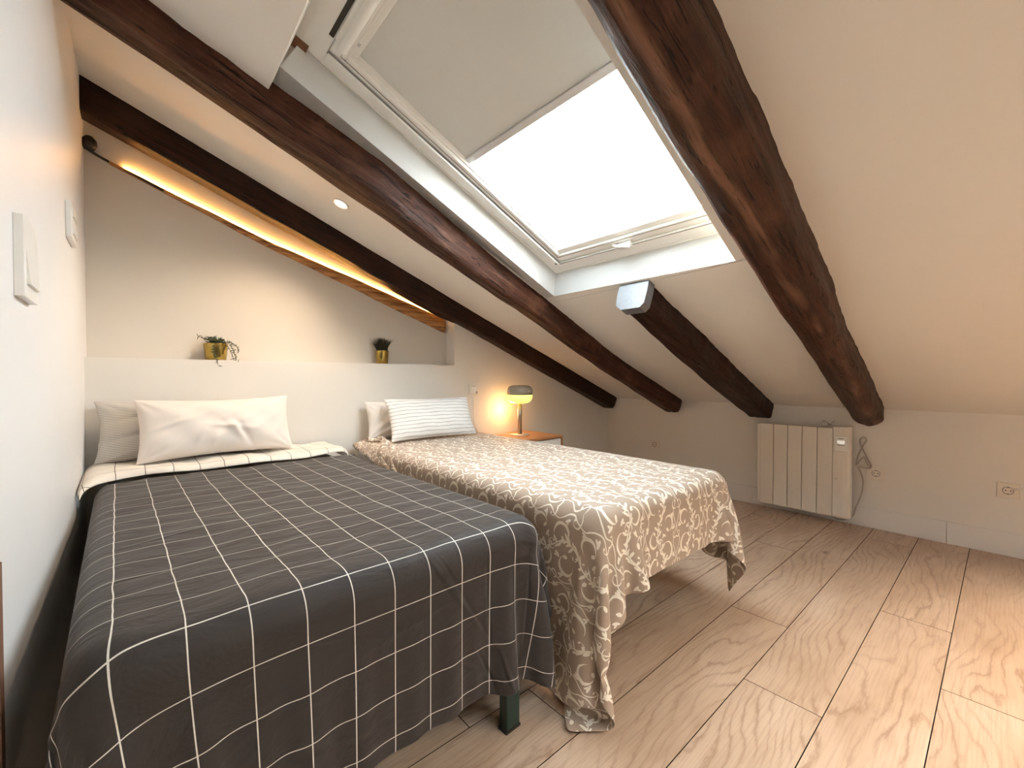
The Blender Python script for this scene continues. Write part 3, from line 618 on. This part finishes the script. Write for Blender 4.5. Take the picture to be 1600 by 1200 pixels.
t = NT('glowing_opal'); t.fin((1, .85, .35, 1), .3, emis=(1, .93, .20, 1), es=.31)
MB().lathe([(0, .2495), (.040, .250), (.064, .254), (.082, .265), (.094, .282), (.0995, .302), (.1, .322)], 56).build('opal_shade', t.m, e, smooth=True)
MB().lathe([(.101, .319), (.102, .340), (.099, .360), (.090, .376), (.076, .386), (.055, .391), (0, .3925)], 56).build('cap', M_shade, e, smooth=True)
MB().tube([(0, -.099, .347), (0, -.104, .347)], .004, 10).build('switch', M_white, e)
MB().tube(catmull([(-.02, .05, .006), (-.08, .11, .006), (-.16, .13, .006), (-.25, .17, .012), (-.30, .19, .10), (-.31, .192, .30)], 6), .0025, 8).build('cord', M_white, e, smooth=True)
l = D.lights.new('lamp_light', 'POINT'); l.energy = .75; l.color = (1, .52, .20); l.shadow_soft_size = .05
lo = D.objects.new('lamp_light', l); COL.objects.link(lo); lo.parent = e; lo.location = (-.03, .10, .20)
# ------------------------------------------------------------------ plants
def plant(x, y, kind, label):
    e = empty('potted_plant', (x, y, LEDGE), label, 'plant'); r = random.Random(kind)
    if kind == 1: pr = [(0, 0), (.045, 0), (.047, .002), (.0555, .086), (.056, .088), (.0535, .088), (.049, .074), (0, .074)]
    else: pr = [(0, 0), (.036, 0), (.038, .002), (.0445, .086), (.045, .088), (.0425, .088), (.040, .076), (0, .076)]
    MB().lathe(pr, 36).build('pot', M_brass, e, smooth=True)
    g = MB(); H = .078
    if kind == 2:
        for k in range(230):
            a = r.uniform(0, 6.28); rad = r.uniform(0, .034); ln = r.uniform(.060, .105); out = rad/.034*r.uniform(.3, 1.0)*.050
            b = Vector((math.cos(a)*rad, math.sin(a)*rad, H)); pts = [b+Vector((math.cos(a)*out*f*f*1.2, math.sin(a)*out*f*f*1.2, ln*f*(1-.25*f*out*20*.5))) for f in (0, .35, .7, 1)]
            g.tube(pts, [.0022, .0020, .0013, .0003], 4)
        g.build('grass', M_leaf2, e)
    else:
        def sprig(pts, dens=.009):
            pts = catmull(pts, 6); g.tube(pts, .0016, 5); d = 0
            for i in range(1, len(pts)):
                d += (pts[i]-pts[i-1]).length
                if d > dens or i == len(pts)-1:
                    d = 0
                    for q in range(4 if i == len(pts)-1 else 2):
                        dr = Vector((r.uniform(-1, 1), r.uniform(-1, 1), r.uniform(-.5, .8))).normalized(); ln = r.uniform(.012, .022); p_ = pts[i]
                        g.tube([p_, p_+dr*ln*.5+Vector((0, 0, -.001)), p_+dr*ln], [.0011, .0022, .0004], 5)
        for k in range(40):
            a = r.uniform(0, 6.28); out = r.uniform(.012, .045); up = r.uniform(.015, .042); b = (math.cos(a)*.012, math.sin(a)*.012, H-.01)
            sprig([b, (math.cos(a)*out*.5, math.sin(a)*out*.5, H+up*.8), (math.cos(a)*out, math.sin(a)*out, H+up)])
        sprig([(-.01, 0, H), (-.03, -.01, H+.03), (-.055, -.01, H+.035), (-.075, -.01, H+.045)])
        sprig([(.02, -.01, H), (.055, -.025, H+.015), (.075, -.04, H-.03), (.085, -.05, H-.075), (.092, -.055, H-.11)])
        sprig([(.02, 0, H), (.06, -.015, H+.02), (.09, -.025, H-.00), (.10, -.03, H-.03)])
        sprig([(.015, -.02, H), (.045, -.04, H), (.065, -.05, H-.045), (.078, -.055, H-.09)])
        sprig([(-.012, -.03, H), (-.016, -.052, H), (-.012, -.060, H-.04), (.000, -.062, H-.09), (.002, -.060, H-.108)])
        g.build('foliage', M_leaf, e)
plant(.307, 2.762, 1, 'trailing grey-green plant in a brass pot on the niche ledge')
plant(1.238, 2.766, 2, 'dark spiky grass tuft in a small brass pot on the niche ledge')
# ------------------------------------------------------------------ radiator
e = empty('electric_radiator', (3.56, .668, 0), 'cream electric panel radiator on the low wall below the thick beam', 'radiator')
for k in range(5):
    y = .098+.0905*k; g = MB(); w = .0878
    g.box((0, y, .050), (.012, y+w, .652)); g.box((.010, y+.02, .042), (.06, y+w-.02, .09))
    g.build('panel', M_radi, e, bevel=.003)
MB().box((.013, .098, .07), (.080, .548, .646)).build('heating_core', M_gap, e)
g = MB().box((.006, .095+.452, .055), (.075, .572, .648)); g.build('end_plate', M_radi, e, bevel=.006)
prof = [(.080, .006), (.050, .0), (.025, .004), (.010, .018), (.002, .040), (0, .06), (0, .096), (.080, .096)]
g = MB(); vs = []; n = len(prof)
for z, k in ((.045, .85), (.052, 1), (.656, 1), (.664, .93)):
    vs += [(.04+(x-.04)*k, .05+(y-.05)*k, z) for x, y in prof]
g.add(vs, [tuple(range(n))[::-1], tuple(range(3*n, 4*n))]+[(j*n+i, j*n+(i+1) % n, (j+1)*n+(i+1) % n, (j+1)*n+i) for j in range(3) for i in range(n)])
cu = g.build('control_housing', M_radi, e)
g = MB().box((-.010, .014, .500), (.012, .088, .602)); th = g.build('thermostat', M_white, e, bevel=.004); th['label'] = 'raised white thermostat panel with display'
t = NT('display'); t.fin((.9, .95, .9, 1), .3, emis=(1, .97, .9, 1), es=.12)
MB().box((-.012, .030, .552), (-.009, .070, .573)).build('display', t.m, th)
g = MB()
for k in range(5): MB().box((-.012, .031+k*.0085, .540), (-.0095, .036+k*.0085, .545)).build('button', M_gasket, th)
MB().box((-.0115, .036, .585), (-.0098, .064, .588)).build('emblem', M_gasket, th)
g = MB().tube([(.0005, .078, .31), (.0, .078, .313)], .003, 8)
g.build('mark', M_gasket, e); MB().tube([(.001, .080, .295), (.001, .072, .275), (.001, .066, .262)], .0009, 5).build('mark', M_gasket, e); MB().tube([(.001, .066, .215), (.001, .066, .165)], .0009, 5).build('mark', M_gasket, e)
wy = .012
pts = catmull([(.04, .12, .050), (.03, .06, .030), (.055, .0, .06), (.07, -.022, .13), (.085, -.045, .22), (.09, -.052, .30), (.085, -.040, .36), (.07, -.03, .40), (.08, -.075, .395), (.08, -.095, .41), (.085, -.07, .47), (.085, -.04, .54), (.085, -.035, .58), (.08, -.055, .60), (.08, -.068, .58), (.08, -.05, .54), (.08, -.025, .47), (.07, -.018, .41), (.07, -.035, .44), (.07, -.06, .47), (.07, -.07, .44), (.08, -.09, .405)], 6)
MB().tube(pts, .0045, 8).build('cord', M_cord, e, smooth=True)
g = MB(); g.tube([(.04+0*math.cos(a), .155+.022*math.cos(a), .675+.016*math.sin(a)) for a in np.linspace(0, 5.6, 22)], .0028, 6); g.tube([(.04, .165, .70), (.04, .11, .67)], .0028, 6); g.tube([(.05, .10, .70), (.04, .13, .665)], .0028, 6)
g.build('wire_tie', M_cord, e, smooth=True)
# ------------------------------------------------------------------ sockets and switches
def outlet(y, label, w=.086):
    e = empty('wall_socket', (XK, y, .366), label, 'socket')
    MB().box((-.009, -w/2, -.043), (0, w/2, .043)).build('plate', M_radi, e, bevel=.003)
    g = MB(); M_ = Matrix.Rotation(-math.pi/2, 4, 'Y')
    g.lathe([(.0215, .009), (.0215, .0115), (.0195, .0115), (.0190, .004)], 36); g.v = [tuple(M_ @ Vector(v)) for v in g.v]; g.build('ring', M_gasket, e, smooth=True)
    g = MB(); g.lathe([(0, .0096), (.019, .0096), (.019, .009)], 32); g.v = [tuple(M_ @ Vector(v)) for v in g.v]; g.build('well', M_radi, e)
    g = MB()
    for yy_, zz in ((-.0095, 0), (.0095, 0)): g.tube([(-.0090, yy_, zz), (-.0108, yy_, zz)], .0032, 10)
    g.box((-.011, -.002, .015), (-.0095, .002, .0195)); g.box((-.011, -.002, -.0195), (-.0095, .002, -.015)); g.build('contact', M_black, e)
outlet(2.160, 'power socket on the knee wall just above the patterned bed'); outlet(.551, 'power socket on the knee wall right of the radiator', .10); outlet(-.018, 'power socket on the knee wall at the right edge, under a white cable')
tag(MB().tube(catmull([(XK-.012, -.035, .378), (XK-.035, -.06, .388), (XK-.03, -.14, .40), (XK-.02, -.3, .38)], 6), .004, 8).build('power_cable', M_white, smooth=True), 'short white cable plugged in at the far right of the knee wall', 'cable')
e = empty('wall_socket', (1.945, YB, .910), 'pale socket plate with small white plug behind the ribbed pillow', 'socket')
MB().box((-.045, -.009, -.043), (.045, 0, .043)).build('plate', M_wall, e, bevel=.003)
MB().box((-.028, -.0105, -.030), (.028, -.008, .026)).build('insert', M_white, e, bevel=.001)
MB().box((-.024, -.0112, .020), (.024, -.0098, .0225)).build('slot', M_gasket, e)
MB().tube([(.030, -.008, -.028), (.030, -.022, -.028)], .010, 14).build('plug', M_white, e, smooth=True)
def wall_switch(y, z, w, h, label, rock):
    e = empty('light_switch', (XW, y, z), label, 'switch')
    MB().box((0, -w/2, -h/2), (.015, w/2, h/2)).build('plate', M_white, e, bevel=.0015)
    for zz, hh in rock:
        g = MB(); g.add([(.012, -w*.36, zz), (.012, w*.36, zz), (.012, w*.36, zz+hh), (.012, -w*.36, zz+hh), (.021, -w*.36, zz), (.021, w*.36, zz), (.013, w*.36, zz+hh), (.013, -w*.36, zz+hh)],
              [(0, 3, 2, 1), (4, 5, 6, 7), (0, 1, 5, 4), (1, 2, 6, 5), (2, 3, 7, 6), (3, 0, 4, 7)]); g.build('rocker', M_white, e, bevel=.001)
wall_switch(1.365, 1.245, .15, .165, 'white rocker switch on the left wall nearest the camera', [(-.055, .10)])
wall_switch(2.20, 1.545, .17, .125, 'white double switch farther along the left wall near the niche', [(-.045, .06), (.015, .04)])
